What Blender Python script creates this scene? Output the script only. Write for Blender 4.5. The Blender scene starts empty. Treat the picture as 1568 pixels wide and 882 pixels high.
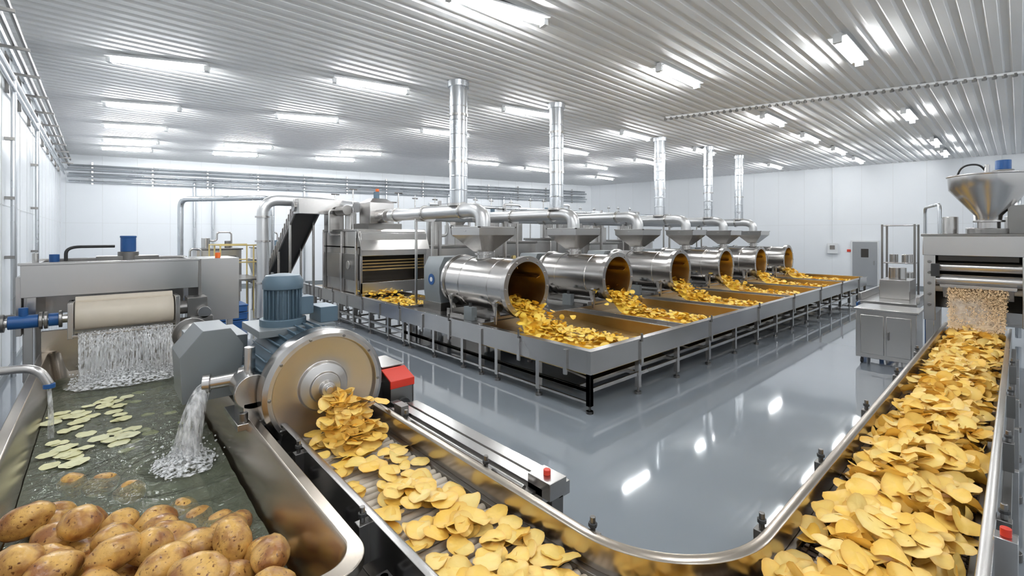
import bpy, math, random, bmesh
from mathutils import Vector, Matrix, Euler, noise
random.seed(7)
C = bpy.context.scene.collection
pi = math.pi

# ------------------------------------------------------------ materials
def newmat(name):
    m = bpy.data.materials.new(name); m.use_nodes = True
    nt = m.node_tree; b = nt.nodes['Principled BSDF']
    return m, nt, b
def pm(name, col, rough=0.4, metal=0.0, var=0.0, scale=5.0, stretch=(1,1,1), bump=0.0, rvar=0.0, coat=0.0, spec=None):
    m, nt, b = newmat(name)
    b.inputs['Base Color'].default_value = (*col, 1); b.inputs['Roughness'].default_value = rough
    b.inputs['Metallic'].default_value = metal
    if coat: b.inputs['Coat Weight'].default_value = coat
    if spec is not None: b.inputs['Specular IOR Level'].default_value = spec
    if var or bump or rvar:
        tc = nt.nodes.new('ShaderNodeTexCoord'); mp = nt.nodes.new('ShaderNodeMapping')
        mp.inputs['Scale'].default_value = stretch
        nt.links.new(tc.outputs['Object'], mp.inputs['Vector'])
        n = nt.nodes.new('ShaderNodeTexNoise'); n.inputs['Scale'].default_value = scale; n.inputs['Detail'].default_value = 3
        nt.links.new(mp.outputs['Vector'], n.inputs['Vector'])
        if var:
            r = nt.nodes.new('ShaderNodeMapRange'); r.inputs['To Min'].default_value = 1-var; r.inputs['To Max'].default_value = 1+var*0.6
            nt.links.new(n.outputs['Fac'], r.inputs['Value'])
            mx = nt.nodes.new('ShaderNodeMix'); mx.data_type = 'RGBA'; mx.blend_type = 'MULTIPLY'; mx.inputs['Factor'].default_value = 1
            mx.inputs['A'].default_value = (*col, 1); nt.links.new(r.outputs['Result'], mx.inputs['B'])
            nt.links.new(mx.outputs['Result'], b.inputs['Base Color'])
        if rvar:
            r2 = nt.nodes.new('ShaderNodeMapRange'); r2.inputs['To Min'].default_value = max(0.02, rough-rvar); r2.inputs['To Max'].default_value = rough+rvar
            nt.links.new(n.outputs['Fac'], r2.inputs['Value']); nt.links.new(r2.outputs['Result'], b.inputs['Roughness'])
        if bump:
            bp = nt.nodes.new('ShaderNodeBump'); bp.inputs['Strength'].default_value = bump; bp.inputs['Distance'].default_value = 0.01
            nt.links.new(n.outputs['Fac'], bp.inputs['Height']); nt.links.new(bp.outputs['Normal'], b.inputs['Normal'])
    return m
STEEL = pm('brushed_steel', (0.60,0.58,0.56), 0.25, 1, var=0.12, scale=1.2, rvar=0.06)
STEELD = pm('dark_steel', (0.26,0.25,0.24), 0.34, 1, var=0.12, scale=2, rvar=0.05)
STEELB = pm('drum_steel', (0.50,0.48,0.46), 0.22, 1, var=0.08, scale=1.5, rvar=0.04)
DISC = pm('turned_disc_steel', (0.60,0.58,0.56), 0.33, 1, var=0.05, scale=2)
GOLDIN = pm('golden_reflection_steel', (0.56,0.40,0.18), 0.30, 1, var=0.25, scale=2.5, rvar=0.06)  # steel with a golden-brown reflection painted into its base colour
WARMREFL = pm('warm_reflection_steel', (0.54,0.48,0.41), 0.25, 1, var=0.12, scale=1.5, rvar=0.05)  # plain steel; the warm brown reflection is put into the base colour
GALV = pm('galvanised_duct', (0.60,0.62,0.64), 0.28, 1, var=0.08, scale=2, rvar=0.04)
WPIPE = pm('pale_insulated_pipe', (0.66,0.66,0.66), 0.35, 0.75, var=0.05, scale=2)
WALL = pm('white_wall_panel', (0.83,0.85,0.87), 0.30, 0, var=0.03, scale=0.7)
CEIL = pm('white_corrugated_sheet', (0.88,0.88,0.875), 0.55, 0, var=0.02, scale=0.5, spec=0.25)
FLOOR = pm('grey_epoxy_floor', (0.265,0.295,0.33), 0.06, 0, var=0.08, scale=0.6, rvar=0.025, coat=0.5)
GREY = pm('grey_painted_metal', (0.22,0.24,0.25), 0.40, 0.2, var=0.06, scale=1)
BLUEG = pm('blue_grey_motor', (0.10,0.155,0.20), 0.40, 0.2, var=0.06, scale=1)
BLUE = pm('blue_paint', (0.012,0.085,0.27), 0.35, 0, var=0.1)
RED = pm('red_paint', (0.62,0.035,0.015), 0.35)
ORANGE = pm('orange_plastic', (0.8,0.15,0.02), 0.4)
BLACK = pm('black_rubber', (0.03,0.03,0.03), 0.5)
CREAM = pm('cream_roller', (0.68,0.60,0.49), 0.45, 0, var=0.08, scale=8)
MESHB = pm('dark_chain_belt', (0.14,0.10,0.075), 0.45, 0.4, var=0.3, scale=30)
DARK = pm('dark_interior', (0.04,0.035,0.03), 0.6, 0.3)
YEL = pm('yellow_rail_paint', (0.65,0.5,0.2), 0.4)
DOORM = pm('door_grey', (0.33,0.34,0.35), 0.35, 0.3)
CONC = pm('white_plastic', (0.72,0.73,0.73), 0.4)
CRUMB = pm('seasoning_powder', (0.92,0.66,0.38), 0.7, 0, var=0.3, scale=30)
def drop_mat():
    m, nt, b = newmat('water_droplet'); b.inputs['Base Color'].default_value=(.95,.96,.97,1); b.inputs['Roughness'].default_value=.08
    b.inputs['Alpha'].default_value=.65; return m
FOAM = drop_mat()

def emis(name, col, s):
    m = bpy.data.materials.new(name); m.use_nodes = True; nt = m.node_tree
    b = nt.nodes['Principled BSDF']; b.inputs['Base Color'].default_value = (*col,1)
    b.inputs['Emission Color'].default_value = (*col,1); b.inputs['Emission Strength'].default_value = s
    return m
TUBE = emis('fluorescent_tube_glow', (0.955,0.98,1.0), 84)

def chip_mat(name, c1, c2, c3):
    m, nt, b = newmat(name)
    g = nt.nodes.new('ShaderNodeNewGeometry'); cr = nt.nodes.new('ShaderNodeValToRGB')
    cr.color_ramp.elements[0].color = (*c1,1); cr.color_ramp.elements[1].color = (*c2,1)
    nt.links.new(g.outputs['Random Per Island'], cr.inputs['Fac'])
    at = nt.nodes.new('ShaderNodeAttribute'); at.attribute_name = 'rim'
    tc = nt.nodes.new('ShaderNodeTexCoord'); n = nt.nodes.new('ShaderNodeTexNoise'); n.inputs['Scale'].default_value = 28; n.inputs['Detail'].default_value = 5
    nt.links.new(tc.outputs['Object'], n.inputs['Vector'])
    p = nt.nodes.new('ShaderNodeMath'); p.operation = 'POWER'; p.inputs[1].default_value = 6
    nt.links.new(at.outputs['Fac'], p.inputs[0])
    mu = nt.nodes.new('ShaderNodeMath'); mu.operation = 'MULTIPLY'; nt.links.new(p.outputs[0], mu.inputs[0]); nt.links.new(n.outputs['Fac'], mu.inputs[1])
    mu.use_clamp = True
    mx = nt.nodes.new('ShaderNodeMix'); mx.data_type = 'RGBA'
    nt.links.new(mu.outputs[0], mx.inputs['Factor']); nt.links.new(cr.outputs['Color'], mx.inputs['A']); mx.inputs['B'].default_value = (*c3,1)
    nt.links.new(mx.outputs['Result'], b.inputs['Base Color'])
    b.inputs['Roughness'].default_value = 0.36
    bp = nt.nodes.new('ShaderNodeBump'); bp.inputs['Strength'].default_value = 0.25; bp.inputs['Distance'].default_value = 0.01
    nt.links.new(n.outputs['Fac'], bp.inputs['Height']); nt.links.new(bp.outputs['Normal'], b.inputs['Normal'])
    return m
CHIP = chip_mat('fried_potato_chip', (0.97,0.74,0.25), (0.95,0.60,0.10), (0.74,0.34,0.03))
CHIPF = chip_mat('deep_golden_chip', (1.0,0.74,0.13), (0.98,0.62,0.06), (0.80,0.40,0.03))
SLICE = chip_mat('raw_potato_slice', (0.92,0.91,0.58), (0.86,0.82,0.44), (0.7,0.66,0.36))

def potato_mat():
    m, nt, b = newmat('potato_skin')
    tc = nt.nodes.new('ShaderNodeTexCoord')
    n = nt.nodes.new('ShaderNodeTexNoise'); n.inputs['Scale'].default_value = 9; n.inputs['Detail'].default_value = 8
    n2 = nt.nodes.new('ShaderNodeTexNoise'); n2.inputs['Scale'].default_value = 55; n2.inputs['Detail'].default_value = 3
    nt.links.new(tc.outputs['Object'], n.inputs['Vector']); nt.links.new(tc.outputs['Object'], n2.inputs['Vector'])
    cr = nt.nodes.new('ShaderNodeValToRGB'); e = cr.color_ramp.elements
    e[0].position=0.38; e[0].color=(0.30,0.12,0.035,1); e[1].position=0.58; e[1].color=(0.72,0.43,0.12,1)
    nt.links.new(n.outputs['Fac'], cr.inputs['Fac'])
    c2 = nt.nodes.new('ShaderNodeValToRGB'); e=c2.color_ramp.elements
    e[0].position=0.30; e[0].color=(0.22,0.10,0.04,1); e[1].position=0.40; e[1].color=(1,1,1,1)
    nt.links.new(n2.outputs['Fac'], c2.inputs['Fac'])
    mx = nt.nodes.new('ShaderNodeMix'); mx.data_type='RGBA'; mx.blend_type='MULTIPLY'; mx.inputs['Factor'].default_value=1
    nt.links.new(cr.outputs['Color'], mx.inputs['A']); nt.links.new(c2.outputs['Color'], mx.inputs['B'])
    nt.links.new(mx.outputs['Result'], b.inputs['Base Color']); b.inputs['Roughness'].default_value=0.28
    bp = nt.nodes.new('ShaderNodeBump'); bp.inputs['Strength'].default_value=0.3; bp.inputs['Distance'].default_value=0.01
    nt.links.new(n2.outputs['Fac'], bp.inputs['Height']); nt.links.new(bp.outputs['Normal'], b.inputs['Normal'])
    return m
POTATO = potato_mat()

def water_surface_mat():
    m = bpy.data.materials.new('tank_water'); m.use_nodes=True; nt=m.node_tree; nt.nodes.clear()
    o=nt.nodes.new('ShaderNodeOutputMaterial'); mix=nt.nodes.new('ShaderNodeMixShader'); fr=nt.nodes.new('ShaderNodeFresnel'); fr.inputs['IOR'].default_value=1.48
    tr=nt.nodes.new('ShaderNodeBsdfTransparent'); tr.inputs['Color'].default_value=(0.82,0.86,0.72,1)
    di=nt.nodes.new('ShaderNodeBsdfDiffuse'); di.inputs['Color'].default_value=(0.42,0.47,0.34,1)
    m2=nt.nodes.new('ShaderNodeMixShader'); m2.inputs[0].default_value=0.28
    gl=nt.nodes.new('ShaderNodeBsdfGlossy'); gl.inputs['Roughness'].default_value=0.03
    tc=nt.nodes.new('ShaderNodeTexCoord'); n=nt.nodes.new('ShaderNodeTexNoise'); n.inputs['Scale'].default_value=8; n.inputs['Detail'].default_value=3; n.inputs['Distortion'].default_value=0.8
    bp=nt.nodes.new('ShaderNodeBump'); bp.inputs['Strength'].default_value=0.9; bp.inputs['Distance'].default_value=0.05
    L=nt.links.new
    L(tc.outputs['Object'],n.inputs['Vector']); L(n.outputs['Fac'],bp.inputs['Height']); L(bp.outputs['Normal'],gl.inputs['Normal']); L(bp.outputs['Normal'],fr.inputs['Normal'])
    L(tr.outputs[0],m2.inputs[1]); L(di.outputs[0],m2.inputs[2])
    L(fr.outputs[0],mix.inputs[0]); L(m2.outputs[0],mix.inputs[1]); L(gl.outputs[0],mix.inputs[2]); L(mix.outputs[0],o.inputs[0])
    return m
WATER = water_surface_mat()
def fall_mat(name, scale, stretch, lo, hi, col=(0.95,0.96,0.97), mx=1.0):
    m = bpy.data.materials.new(name); m.use_nodes=True; nt=m.node_tree; nt.nodes.clear(); L=nt.links.new
    o=nt.nodes.new('ShaderNodeOutputMaterial'); mix=nt.nodes.new('ShaderNodeMixShader')
    tr=nt.nodes.new('ShaderNodeBsdfTransparent'); p=nt.nodes.new('ShaderNodeBsdfPrincipled')
    p.inputs['Base Color'].default_value=(*col,1); p.inputs['Roughness'].default_value=0.12
    tc=nt.nodes.new('ShaderNodeTexCoord'); mp=nt.nodes.new('ShaderNodeMapping'); mp.inputs['Scale'].default_value=stretch
    n=nt.nodes.new('ShaderNodeTexNoise'); n.inputs['Scale'].default_value=scale; n.inputs['Detail'].default_value=5
    r=nt.nodes.new('ShaderNodeMapRange'); r.inputs['From Min'].default_value=lo; r.inputs['From Max'].default_value=hi; r.inputs['To Max'].default_value=mx
    L(tc.outputs['Object'],mp.inputs['Vector']); L(mp.outputs[0],n.inputs['Vector']); L(n.outputs['Fac'],r.inputs['Value'])
    L(r.outputs[0],mix.inputs[0]); L(tr.outputs[0],mix.inputs[1]); L(p.outputs[0],mix.inputs[2]); L(mix.outputs[0],o.inputs[0])
    return m
FALL = fall_mat('falling_water', 6, (11,11,0.6), 0.40, 0.78, mx=.85)
STREAM = fall_mat('pouring_stream', 9, (4,4,1.0), 0.36, 0.70, mx=.85)
FROTH = fall_mat('surface_froth', 34, (1,1,1), 0.38, 0.60, mx=.95)
def steam_mat():
    m = bpy.data.materials.new('steam'); m.use_nodes=True; nt=m.node_tree; nt.nodes.clear(); L=nt.links.new
    o=nt.nodes.new('ShaderNodeOutputMaterial'); mix=nt.nodes.new('ShaderNodeMixShader')
    tr=nt.nodes.new('ShaderNodeBsdfTransparent'); d=nt.nodes.new('ShaderNodeBsdfDiffuse'); d.inputs['Color'].default_value=(.97,.96,.94,1)
    tl=nt.nodes.new('ShaderNodeBsdfTranslucent'); tl.inputs['Color'].default_value=(.97,.96,.94,1); dm=nt.nodes.new('ShaderNodeMixShader'); dm.inputs[0].default_value=.4
    at=nt.nodes.new('ShaderNodeAttribute'); at.attribute_name='rim'
    r=nt.nodes.new('ShaderNodeMapRange'); r.interpolation_type='SMOOTHSTEP'; r.inputs['From Min'].default_value=1.0; r.inputs['From Max'].default_value=.0; r.inputs['To Min'].default_value=0; r.inputs['To Max'].default_value=.75
    tc=nt.nodes.new('ShaderNodeTexCoord'); n=nt.nodes.new('ShaderNodeTexNoise'); n.inputs['Scale'].default_value=6; n.inputs['Detail'].default_value=4
    mr=nt.nodes.new('ShaderNodeMapRange'); mr.inputs['From Min'].default_value=.32; mr.inputs['From Max'].default_value=.68
    mu=nt.nodes.new('ShaderNodeMath'); mu.operation='MULTIPLY'; mu.use_clamp=True
    L(at.outputs['Fac'],r.inputs['Value']); L(tc.outputs['Object'],n.inputs['Vector']); L(n.outputs['Fac'],mr.inputs['Value']); L(r.outputs[0],mu.inputs[0]); L(mr.outputs[0],mu.inputs[1])
    L(d.outputs[0],dm.inputs[1]); L(tl.outputs[0],dm.inputs[2]); L(mu.outputs[0],mix.inputs[0]); L(tr.outputs[0],mix.inputs[1]); L(dm.outputs[0],mix.inputs[2]); L(mix.outputs[0],o.inputs[0])
    return m
STEAM = steam_mat()

# ------------------------------------------------------------ mesh builder
class B:
    def __init__(s): s.v=[]; s.f=[]; s.m=[]; s.mats=[]
    def add(s, vs, fs, mat):
        if mat not in s.mats: s.mats.append(mat)
        k=s.mats.index(mat); o=len(s.v); s.v += [tuple(v) for v in vs]
        for f in fs: s.f.append(tuple(i+o for i in f)); s.m.append(k)
    def box(s,x0,x1,y0,y1,z0,z1,mat):
        vs=[(x,y,z) for x in (x0,x1) for y in (y0,y1) for z in (z0,z1)]
        s.add(vs,[(0,1,3,2),(4,6,7,5),(0,4,5,1),(2,3,7,6),(0,2,6,4),(1,5,7,3)],mat)
    def obox(s,c,size,rot,mat):
        R=Euler(rot).to_matrix(); c=Vector(c)
        vs=[c+R@Vector((x*size[0]/2,y*size[1]/2,z*size[2]/2)) for x in (-1,1) for y in (-1,1) for z in (-1,1)]
        s.add(vs,[(0,1,3,2),(4,6,7,5),(0,4,5,1),(2,3,7,6),(0,2,6,4),(1,5,7,3)],mat)
    def beam(s,p0,p1,w,h,mat):
        p0=Vector(p0);p1=Vector(p1);d=p1-p0
        if d.length<1e-6: return
        q=d.to_track_quat('Y','Z'); c=(p0+p1)/2; L=d.length
        vs=[c+q@Vector((x*w/2,y*L/2,z*h/2)) for x in (-1,1) for y in (-1,1) for z in (-1,1)]
        s.add(vs,[(0,1,3,2),(4,6,7,5),(0,4,5,1),(2,3,7,6),(0,2,6,4),(1,5,7,3)],mat)
    def rev(s,o,axis,prof,mat,n=32,capa=False,capb=False,a0=0,a1=2*pi):
        o=Vector(o); ax=Vector(axis).normalized(); q=ax.to_track_quat('Z','Y')
        full=abs(a1-a0-2*pi)<1e-6; m=n if full else n+1
        vs=[]; fs=[]
        for (r,h) in prof:
            for i in range(m):
                a=a0+(a1-a0)*i/n; vs.append(o+q@Vector((r*math.cos(a),r*math.sin(a),h)))
        for j in range(len(prof)-1):
            for i in range(n):
                i2=(i+1)%m
                fs.append((j*m+i,j*m+i2,(j+1)*m+i2,(j+1)*m+i))
        if capa: fs.append(tuple(range(m)))
        if capb: fs.append(tuple((len(prof)-1)*m+i for i in range(m)))
        s.add(vs,fs,mat)
    def cyl(s,p0,p1,r,mat,r1=None,n=20):
        p0=Vector(p0);p1=Vector(p1);d=p1-p0
        s.rev(p0,d,[(r,0),(r if r1 is None else r1,d.length)],mat,n,True,True)
    def tube(s,pts,r,mat,n=12,fr=0.0,caps=True):
        pts=[Vector(p) for p in pts]
        if fr>0 and len(pts)>2:
            out=[pts[0]]
            for i in range(1,len(pts)-1):
                a,b,c=pts[i-1],pts[i],pts[i+1]; ra=min(fr,(a-b).length*.49); rc=min(fr,(c-b).length*.49)
                A=b+(a-b).normalized()*ra; D=b+(c-b).normalized()*rc
                for k in range(8):
                    t=k/7; out.append(A*(1-t)**2+b*2*t*(1-t)+D*t*t)
            out.append(pts[-1]); pts=out
        vs=[];fs=[]; nrm=None
        for i,p in enumerate(pts):
            d=(pts[min(i+1,len(pts)-1)]-pts[max(i-1,0)]).normalized()
            if nrm is None:
                nrm=d.orthogonal().normalized()
            else:
                nrm=(nrm-d*nrm.dot(d)).normalized()
            bn=d.cross(nrm)
            rr=r[i] if isinstance(r,(list,tuple)) else r
            for k in range(n):
                a=2*pi*k/n; vs.append(p+(nrm*math.cos(a)+bn*math.sin(a))*rr)
        for i in range(len(pts)-1):
            for k in range(n):
                k2=(k+1)%n; fs.append((i*n+k,i*n+k2,(i+1)*n+k2,(i+1)*n+k))
        if caps: fs.append(tuple(range(n))); fs.append(tuple((len(pts)-1)*n+k for k in range(n)))
        s.add(vs,fs,mat)
    def frustum(s,cx,cy,z0,h0x,h0y,z1,h1x,h1y,mat,capa=False,capb=False):
        vs=[]
        for z,hx,hy in ((z0,h0x,h0y),(z1,h1x,h1y)):
            vs+=[(cx-hx,cy-hy,z),(cx+hx,cy-hy,z),(cx+hx,cy+hy,z),(cx-hx,cy+hy,z)]
        fs=[(i,(i+1)%4,4+(i+1)%4,4+i) for i in range(4)]
        if capa: fs.append((3,2,1,0))
        if capb: fs.append((4,5,6,7))
        s.add(vs,fs,mat)
    def prism(s,poly,axis,a0,a1,mat):
        def mk(p,a):
            return {'x':(a,p[0],p[1]),'y':(p[0],a,p[1]),'z':(p[0],p[1],a)}[axis]
        n=len(poly); vs=[mk(p,a0) for p in poly]+[mk(p,a1) for p in poly]
        fs=[(i,(i+1)%n,n+(i+1)%n,n+i) for i in range(n)]+[tuple(range(n)),tuple(range(n,2*n))]
        s.add(vs,fs,mat)
    def done(s,name,bevel=0.0,loc=(0,0,0),recalc=True,ang=35,attr=None):
        me=bpy.data.meshes.new(name); me.from_pydata(s.v,[],s.f)
        for m in s.mats: me.materials.append(m)
        me.polygons.foreach_set('material_index',s.m)
        if recalc:
            bm=bmesh.new(); bm.from_mesh(me); bmesh.ops.recalc_face_normals(bm,faces=bm.faces); bm.to_mesh(me); bm.free()
        me.polygons.foreach_set('use_smooth',[True]*len(me.polygons))
        if ang: me.set_sharp_from_angle(angle=math.radians(ang))
        if attr:
            at=me.attributes.new('rim','FLOAT','POINT'); at.data.foreach_set('value',attr)
        ob=bpy.data.objects.new(name,me); C.objects.link(ob); ob.location=loc
        if bevel:
            md=ob.modifiers.new('bev','BEVEL'); md.width=bevel; md.segments=2; md.limit_method='ANGLE'; md.angle_limit=math.radians(50)
        return ob
def inst(ob,name,loc):
    o=bpy.data.objects.new(name,ob.data); C.objects.link(o); o.location=loc
    for md in ob.modifiers:
        m=o.modifiers.new(md.name,md.type)
        for a in ('width','segments','limit_method','angle_limit'): setattr(m,a,getattr(md,a))
    return o
def parent(ch,pa):
    ch.parent=pa; ch.matrix_parent_inverse=pa.matrix_world.inverted()

class Chips:
    def __init__(s): s.v=[];s.f=[];s.a=[]
    def chip(s,c,r,tilt=0.3,rings=2,seg=12,curl=0.35,mat3=None):
        o=len(s.v); ph=random.uniform(0,6.28); ph2=random.uniform(0,6.28); cu=random.uniform(-1,1)*curl; bo=random.uniform(-.5,1)*curl
        asp=random.uniform(.76,1)
        ax=random.uniform(0,6.28)
        R=Matrix.Rotation(random.gauss(0,1)*tilt,3,Vector((math.cos(ax),math.sin(ax),0))) @ Matrix.Rotation(random.uniform(0,6.28),3,'Z')
        if mat3 is not None: R=mat3@R
        c=Vector(c)
        def P(rho,a):
            k=r*rho*(1+.06*math.sin(2*a+ph)+.035*math.sin(3*a+ph2))
            z=r*rho*rho*(cu*math.cos(2*a+ph2)*.9+bo*.6)+r*.04*math.sin(5*a+ph)*rho
            return c+R@Vector((k*math.cos(a),k*asp*math.sin(a),z))
        s.v.append(tuple(P(0,0))); s.a.append(0)
        for i in range(1,rings+1):
            for k in range(seg):
                s.v.append(tuple(P(i/rings,2*pi*k/seg))); s.a.append(i/rings)
        for k in range(seg): s.f.append((o,o+1+k,o+1+(k+1)%seg))
        for i in range(rings-1):
            b0=o+1+i*seg;b1=b0+seg
            for k in range(seg):
                k2=(k+1)%seg; s.f.append((b0+k,b1+k,b1+k2,b0+k2))
    def done(s,name,mat):
        b=B(); b.add(s.v,s.f,mat); return b.done(name,recalc=False,ang=0,attr=s.a)

# ------------------------------------------------------------ camera (plant floor axes: x along the drum row, y along the wash line)
CAMX,CAMY,CAMZ=-4.854,-3.823,2.4
cam=bpy.data.cameras.new('camera'); co=bpy.data.objects.new('camera',cam); C.objects.link(co)
co.location=(CAMX,CAMY,CAMZ); co.rotation_euler=(pi/2,0,math.radians(-42))
cam.sensor_width=36; cam.lens=36*700/1568; cam.shift_y=-81/1568; cam.clip_start=0.05; cam.clip_end=200
bpy.context.scene.camera=co

# ------------------------------------------------------------ room
LX=-6.05; YB=-9.0; H=5.7
def xr(y):
    if y>15.5: return 19.7-(y-15.5)*(25.77/6.7)
    return 19.7+(15.5-y)*3.2/19.4
cornerL=(LX,22.2); cornerB=(19.7,15.5); cornerR=(xr(YB),YB); cornerN=(LX,YB)
b=B(); poly=[cornerN,cornerR,cornerB,cornerL]
b.prism(poly,'z',-0.2,0,FLOOR); b.done('floor')
def wall(name,p,q,th=0.2,panel=1.15):
    b=B(); p=Vector((*p,0));q=Vector((*q,0)); d=(q-p).normalized(); nrm=Vector((d.y,-d.x,0))
    L=(q-p).length
    vs=[]
    for z in (0,H+0.15):
        for a in (p,q):
            vs.append(a+Vector((0,0,z)));
            vs.append(a+nrm*th+Vector((0,0,z)))
    b.add(vs,[(0,2,6,4),(1,5,7,3),(0,4,5,1),(2,3,7,6),(0,1,3,2),(4,6,7,5)],WALL)
    ob=b.done(name)
    t=B(); k=panel
    a=math.atan2(d.y,d.x)
    while k<L:
        c=p+d*k-nrm*0.003; t.obox((c.x,c.y,H/2),(0.012,0.008,H),(0,0,a),CONC); k+=panel
    for z in (2.9,):
        c=p+d*(L/2)-nrm*0.003; t.obox((c.x,c.y,z),(L-.1,0.008,0.012),(0,0,a),CONC)
    j=t.done('panel_joints'); parent(j,ob)
    t=B(); c=p+d*(L/2)-nrm*0.015; t.obox((c.x,c.y,0.06),(L-.1,0.03,0.12),(0,0,a),GREY); t.done('baseboard_'+name.split('_')[1])
    return ob
wall('wall_left',cornerL,cornerN); wall('wall_front',cornerN,cornerR); wall('wall_right',cornerR,cornerB); wall('wall_back',cornerB,cornerL)

b=B(); vs=[];fs=[]; y=YB-0.1; prof=[]; pitch=0.25
while y<22.2:
    prof+=[(y,H),(y+.12,H),(y+.15,H+.032),(y+.22,H+.032)]; y+=pitch
for (yy,z) in prof:
    vs.append((LX-.1,yy,z)); vs.append((max(LX,xr(min(max(yy,YB),22.2)))+.1,yy,z))
n=len(prof)
for i in range(n-1): fs.append((2*i,2*i+1,2*i+3,2*i+2))
o=len(vs); vs+=[(LX-.15,YB-.15,H+.08),(26,YB-.15,H+.08),(26,22.4,H+.08),(LX-.15,22.4,H+.08)]; fs.append((o,o+1,o+2,o+3))
b.add(vs,fs,CEIL); b.done('ceiling',recalc=False,ang=20)

def surv(X,Y): return (.743*X+.669*Y+CAMX, -.669*X+.743*Y+CAMY)
b=B(); a0=surv(4.3,12.8); a1=surv(12,8.2)
A=Vector((*a0,H-.02)); Bv=Vector((*a1,H-.02))
b.beam(A,Bv,0.06,0.05,CEIL)
for i in range(60):
    p=A.lerp(Bv,i/60); b.cyl(p+Vector((0,0,.0)),p-Vector((0,0,.07)),.04,STEELD,n=8)
b.done('trim_1')
b=B(); a0=surv(4.8,5.7); a1=surv(6.0,5.7); A=Vector((*a0,H-.02)); Bv=Vector((*a1,H-.02))
for i in range(9):
    p=A.lerp(Bv,i/8); b.cyl(p,p-Vector((0,0,.06)),.05,CEIL,n=8)
b.beam(A,Bv,.05,.04,CEIL); b.done('trim_2')

LI=[(-6.6,8.56),(-9.2,11.4),(-11.2,13.6),(-13.0,15.6),(-14.4,17.1),(-3.0,9.83),(-5.6,12.55),(-9.5,16.5),(-11,18.2),(-.18,6.5),(.45,12.0),(-2.1,14.4),(-5.9,17.9),(-7.5,19.4),
(3.4,9.3),(4.0,14.8),(2.4,17.6),(-1.3,20.4),(1.2,22.4),(5.9,8.0),(7.3,12.8),(10.7,12.35),(9.9,15.2),(12.5,17.5),(14.9,19.7),(14.7,15.9),(17,18),(7.4,17.6),(5.8,20),(5.2,25.7),(12.3,21.4),(4,21.6),
(-3.2,3.0),(2.0,3.0),(8.5,4.5),(-1,0.5),(4,0),(3,-4),(9,0),(13,5.5),(0,-3)]  # this row: unseen fixtures added outside the view to brighten ceiling and foreground
lb=B()
# shallow reflector tray, tube below it
lb.box(-.80,.80,-.13,.13,-.05,-.035,CONC); lb.box(-.78,.78,-.05,.05,-.035,0.03,CONC)
lb.cyl((-.73,0,-.09),(.73,0,-.09),.042,TUBE,n=12)
lb.box(-.80,-.73,-.06,.06,-.14,-.04,CONC); lb.box(.73,.80,-.06,.06,-.14,-.04,CONC)
first=None
for i,(X,Y) in enumerate(LI):
    x,y=surv(X,Y)
    ang=0 if X>1 else (-math.radians(12) if X>-5 else -math.radians(24))
    if first is None: first=lb.done('ceiling_light'); ob=first
    else: ob=bpy.data.objects.new('ceiling_light',first.data); C.objects.link(ob)
    ob.location=(x,y,H-.02); ob.rotation_euler=(0,0,ang)

def rwall(k,off=0): return (19.7+.1628*k-.9867*off, 15.5-.9867*k-.1628*off)
ra=math.atan2(-.9867,.1628)
b=B(); x,y=rwall(14.6,.045); b.obox((x,y,1.07),(1.05,.08,2.14),(0,0,ra),CONC)
x,y=rwall(14.6,.07); b.obox((x,y,1.05),(.93,.08,2.06),(0,0,ra),DOORM)
x,y=rwall(14.6,.115); b.obox((x,y,1.55),(.28,.02,.4),(0,0,ra),DARK)
x,y=rwall(14.95,.13); b.cyl((x,y,1.0),(x,y,1.2),.02,STEEL); b.done('door_1',.008)
b=B(); x,y=rwall(13.35,.08); b.obox((x,y,1.75),(.42,.14,.5),(0,0,ra),CONC); x,y=rwall(13.35,.16); b.obox((x,y,1.8),(.2,.03,.2),(0,0,ra),STEELD)
b.tube([(x,y,2.0),(x,y,H)],.015,CONC); b.done('wall_control_box',.01)
b=B(); x,y=rwall(14.0,.02); b.obox((x,y,1.65),(.16,.02,.12),(0,0,ra),RED); b.done('safety_sign')

b=B()
for i,(off,z,r) in enumerate([(.12,5.35,.05),(.25,5.2,.035),(.1,5.05,.04),(.3,5.42,.03),(.12,4.85,.03)]):
    b.tube([(LX+off,YB+.2,z),(LX+off,21.7,z)],r,STEELD if i%2 else GALV,n=10)
for y in [i*1.6-2 for i in range(15)]:
    b.box(LX,LX+.42,y,y+.05,5.12,5.16,STEELD); b.box(LX,LX+.05,y,y+.05,4.8,5.5,STEELD)
for y in (3.2,7.6,11.5): 
    b.tube([(LX+.1,y,5.1),(LX+.1,y,.0)],.035,GALV,n=10); b.tube([(LX+.1,y+.25,5.1),(LX+.1,y+.25,1.2)],.02,GALV,n=8)
    for z in (1,2,3,4): b.box(LX,LX+.12,y-.06,y+.06,z,z+.05,STEELD)
b.done('wall_conduit')
b=B(); d=Vector((25.77,-6.7,0)).normalized(); nn=Vector((d.y,-d.x,0))
P0=Vector((LX,22.2,0))
for off,z,r in [(.12,5.25,.05),(.3,5.1,.045),(.15,4.9,.06),(.35,4.75,.035),(.2,4.6,.04)]:
    p=P0+d*.3+nn*off; q=P0+d*26+nn*off
    b.tube([(p.x,p.y,z),(q.x,q.y,z)],r,GALV,n=10)
for k in range(1,26,2):
    p=P0+d*k+nn*.08; b.box(p.x-.03,p.x+.03,p.y-.03,p.y+.03,4.5,5.4,STEEL)
for k in (4.5,5.2,9,13,16.5,20):
    p=P0+d*k+nn*.12; b.tube([(p.x,p.y,4.8),(p.x,p.y,0)],.05,GALV,n=10)
b.done('wall_conduit')

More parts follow.
